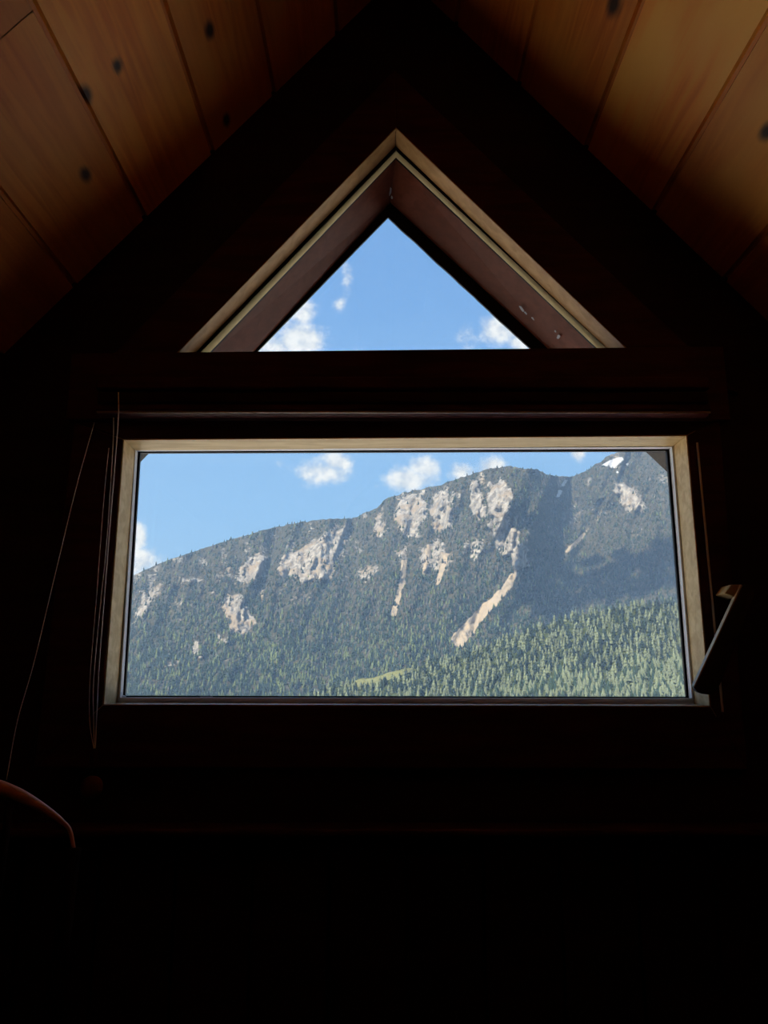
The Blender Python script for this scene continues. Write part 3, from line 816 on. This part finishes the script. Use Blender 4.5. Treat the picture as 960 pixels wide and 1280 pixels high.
# near hill: the 300 largest as individuals, the rest as one forest
pts = []
tries = rng.uniform(0, 1, (20000, 2)); cell = {}
for a0, b0 in tries:
    u = 250 + a0 * 790; vt = float(vnr(np.array([u]))[0]); v = vt + (930 - vt) * b0
    if v > 930: continue
    key = (int(u / 6), int(v / 4.2))
    if key in cell: continue
    cell[key] = 1; pts.append((u, v))
pts = np.array(pts); U, V = pts[:, 0], pts[:, 1]
md = field(U, V, [([(440, 862), (445, 846), (480, 840), (510, 831), (520, 836), (490, 848), (460, 856)], 1)], 3, 3)
k_ = md < rng.uniform(.1, .9, len(U)); U, V = U[k_], V[k_]
Y = depth_near(U, V); a, e = tangs(U, V); P = np.stack([a * Y, Y, EYE + e * Y - 1.0], -1)
H = rng.uniform(8, 15, len(U)); pxh = H / Y * F
vis = (U > 160) & (U < 858) & (V - pxh < 862) 
order = np.argsort(Y + 1e5 * (~vis)); big = order[:300]; rest = order[300:]
ql = rng.random(len(U)) < .62
LAR = np.array((0.135, 0.158, 0.093))
col = np.where(ql[:, None], LAR, np.array((0.0231, 0.0363, 0.0264))) * rng.uniform(.7, 1.3, (len(U), 1))
units_n = [tree_unit(3, 7, 20 + s, 1.75) for s in range(4)]
forest('hill_forest', P[rest], H[rest], col[rest], units_n, 'pale green mixed forest on the near hill at lower right of the window')
print('near trees', len(U))
protos = []
for s in range(3):
    for nm, cc, lab in (('larch_tree', tuple(LAR * (.9 + .12 * s)), 'pale yellow-green larch standing among the trees of the near hillside'),
                        ('spruce_tree', tuple(SPR * (1.15 + .2 * s)), 'dark green spruce standing among the trees of the near hillside')):
        uv_, uf = tree_unit(6, 10, 40 + s, 1.75 if nm == 'larch_tree' else 1.4)
        me = bpy.data.meshes.new(nm); me.from_pydata(uv_.tolist(), [], uf)
        me.materials.append(tree_mat(nm + '_foliage', None, cc)); protos.append((nm, me, lab))
for i in big:
    nm, me, lab = protos[2 * random.randrange(3) + (0 if ql[i] else 1)]
    o = bpy.data.objects.new(nm, me); C.objects.link(o); o.location = P[i]; s = float(H[i]); o.scale = (s, s, s); o.rotation_euler.z = random.uniform(0, 6.28)
    tag(o, lab, 'tree', 'larches on the near hill' if nm == 'larch_tree' else 'spruces on the near hill')

# --- sun and sky
SD = Vector((.49, .66, -.57)).normalized()
sun = bpy.data.lights.new('sun', 'SUN'); sun.energy = 12; sun.angle = math.radians(.53); sun.color = (1, .95, .86)
so = bpy.data.objects.new('sun', sun); C.objects.link(so)
SD = Vector((.49, .66, -.57)).normalized()
so.rotation_euler = SD.to_track_quat('-Z', 'Y').to_euler()

wd = bpy.data.worlds.new('sky'); bpy.context.scene.world = wd; wd.use_nodes = True; nt = wd.node_tree; nt.nodes.clear(); L = nt.links
outw = N(nt, 'ShaderNodeOutputWorld'); bg = N(nt, 'ShaderNodeBackground'); L.new(bg.outputs[0], outw.inputs[0])
tc = N(nt, 'ShaderNodeTexCoord'); sp = N(nt, 'ShaderNodeSeparateXYZ'); L.new(tc.outputs['Generated'], sp.inputs[0])
x_, y_, z_ = sp.outputs
cr = N(nt, 'ShaderNodeValToRGB'); L.new(z_, cr.inputs[0])
el = cr.color_ramp.elements; el[0].position = 0; el[0].color = (.36, .60, .90, 1); el[1].position = 1; el[1].color = (.08, .19, .52, 1)
for p_, c_ in ((.20, (.23, .48, .88, 1)), (.45, (.14, .35, .78, 1)), (.6, (.135, .33, .74, 1))):
    q = el.new(p_); q.color = c_
ys = math_n(nt, 'MAXIMUM', y_, .01)
ax = math_n(nt, 'DIVIDE', x_, ys); ez = math_n(nt, 'DIVIDE', z_, ys)
cv = N(nt, 'ShaderNodeCombineXYZ'); L.new(ax, cv.inputs[0]); L.new(ez, cv.inputs[1])
nz = N(nt, 'ShaderNodeTexNoise'); nz.inputs['Scale'].default_value = 30; nz.inputs['Detail'].default_value = 8; nz.inputs['Roughness'].default_value = .62; L.new(cv.outputs[0], nz.inputs['Vector'])
nz2 = N(nt, 'ShaderNodeTexNoise'); nz2.inputs['Scale'].default_value = 60; nz2.inputs['Detail'].default_value = 6; L.new(cv.outputs[0], nz2.inputs['Vector'])
fld = None
CL = [(403, 590, 34, 17, 1), (420, 578, 22, 14, 1), (378, 594, 16, 9, .6), (515, 600, 32, 17, 1.1), (530, 586, 20, 15, 1.1), (575, 590, 17, 15, .9), (615, 582, 18, 13, 1.15), (722, 567, 12, 10, 1.05), (470, 607, 10, 5, .3),
      (170, 700, 26, 18, 1.3), (172, 672, 14, 20, 1.2), (330, 440, 60, 30, 1.0), (375, 425, 34, 28, 1.1), (378, 392, 20, 26, .85), (434, 348, 10, 22, .62), (426, 382, 12, 14, .55), (583, 418, 16, 24, .62), (625, 415, 28, 22, .95), (650, 430, 26, 14, .9), (350, 580, 10, 6, .25),
      (430, 440, 50, 8, .25)]
for (u, v, ru, rv, s) in CL:
    a0, e0 = tang(u, v); a1, _ = tang(u + ru, v); _, e1 = tang(u, v - rv)
    dx = math_n(nt, 'DIVIDE', math_n(nt, 'SUBTRACT', ax, a0), (a1 - a0)); dy = math_n(nt, 'DIVIDE', math_n(nt, 'SUBTRACT', ez, e0), (e1 - e0))
    d2 = math_n(nt, 'ADD', math_n(nt, 'MULTIPLY', dx, dx), math_n(nt, 'MULTIPLY', dy, dy))
    g = math_n(nt, 'MULTIPLY', math_n(nt, 'EXPONENT', math_n(nt, 'MULTIPLY', d2, -.9)), s)
    fld = g if fld is None else math_n(nt, 'MAXIMUM', fld, g)
# generic fair-weather clouds elsewhere in the sky
nz3 = N(nt, 'ShaderNodeTexNoise'); nz3.inputs['Scale'].default_value = 3; nz3.inputs['Detail'].default_value = 6; L.new(tc.outputs['Generated'], nz3.inputs['Vector'])
back = math_n(nt, 'MULTIPLY', smooth(nt, nz3.outputs[0], .55, .75), smooth(nt, math_n(nt, 'MULTIPLY', y_, -1), -.3, .1))
dn = math_n(nt, 'ADD', fld, math_n(nt, 'MULTIPLY', math_n(nt, 'SUBTRACT', nz.outputs[0], .5), 1.5))
dn = math_n(nt, 'MULTIPLY', smooth(nt, dn, .25, .95), smooth(nt, fld, .05, .3))
dn = math_n(nt, 'MAXIMUM', dn, back)
cc = mix_c(nt, smooth(nt, nz2.outputs[0], .3, .65), (.62, .68, .78), (.93, .95, .98))
sky = mix_c(nt, dn, cr.outputs[0], cc); L.new(sky, bg.inputs[0]); bg.inputs[1].default_value = 1.1

# unseen cloud added and shaped to cast shade on the forest below the cirque
su = np.array([675, 680, 665, 690, 715, 740, 765, 790, 815, 840, 865, 690, 680, 720, 750, 780, 820, 850, 700, 740, 780, 830], float)
sv = np.array([752, 735, 742, 735, 728, 722, 716, 710, 704, 698, 694, 762, 756, 750, 742, 736, 728, 722, 712, 702, 696, 684], float)
sy = depth_main(su, sv); sa, se = tangs(su, sv)
bm = bmesh.new(); rr = random.Random(2)
for a_, y_q, e_ in zip(sa, sy, se):
    c = Vector((a_ * y_q, y_q, EYE + e_ * y_q)) - SD * 1750
    ret = bmesh.ops.create_icosphere(bm, subdivisions=3, radius=rr.uniform(30, 42))
    for v in ret['verts']: v.co = v.co * (1 + .25 * mnoise.noise((v.co + c) * .05)) + c
o = bm_to('shade_cloud', bm, plain('shade_cloud_white', (.85, .86, .88), 1, spec=0), None, sm=True); tag(o, 'puffy white shade caster added out of view above the valley', 'shade_cloud')
# thin blue summer haze filling the valley
m, nt_, out = new_mat('valley_haze'); vs_ = nt_.nodes.new('ShaderNodeVolumeScatter'); vs_.inputs['Color'].default_value = (.40, .64, 1, 1); vs_.inputs['Density'].default_value = HAZE
nt_.links.new(vs_.outputs[0], out.inputs['Volume'])
bm = bmesh.new(); box(bm, -3000, 3000, 60, 2700, -300, 930); o = bm_to('haze', bm, m); tag(o, 'thin blue haze hanging in the valley', 'haze', kind='stuff')
# ------------------------------------------------------------ camera
cam = bpy.data.cameras.new('camera'); co2 = bpy.data.objects.new('camera', cam); C.objects.link(co2)
co2.location = (0, 0, EYE); co2.rotation_euler = (math.pi / 2 + PITCH, 0, 0)
cam.sensor_fit = 'VERTICAL'; cam.sensor_height = 36; cam.lens = 36 * F / 1280; cam.clip_end = 20000; cam.clip_start = .02
S = bpy.context.scene; S.camera = co2
S.view_settings.view_transform = 'Standard'; S.view_settings.look = 'None'; S.view_settings.gamma = 1; S.view_settings.use_curve_mapping = False
S.view_settings.exposure = 0
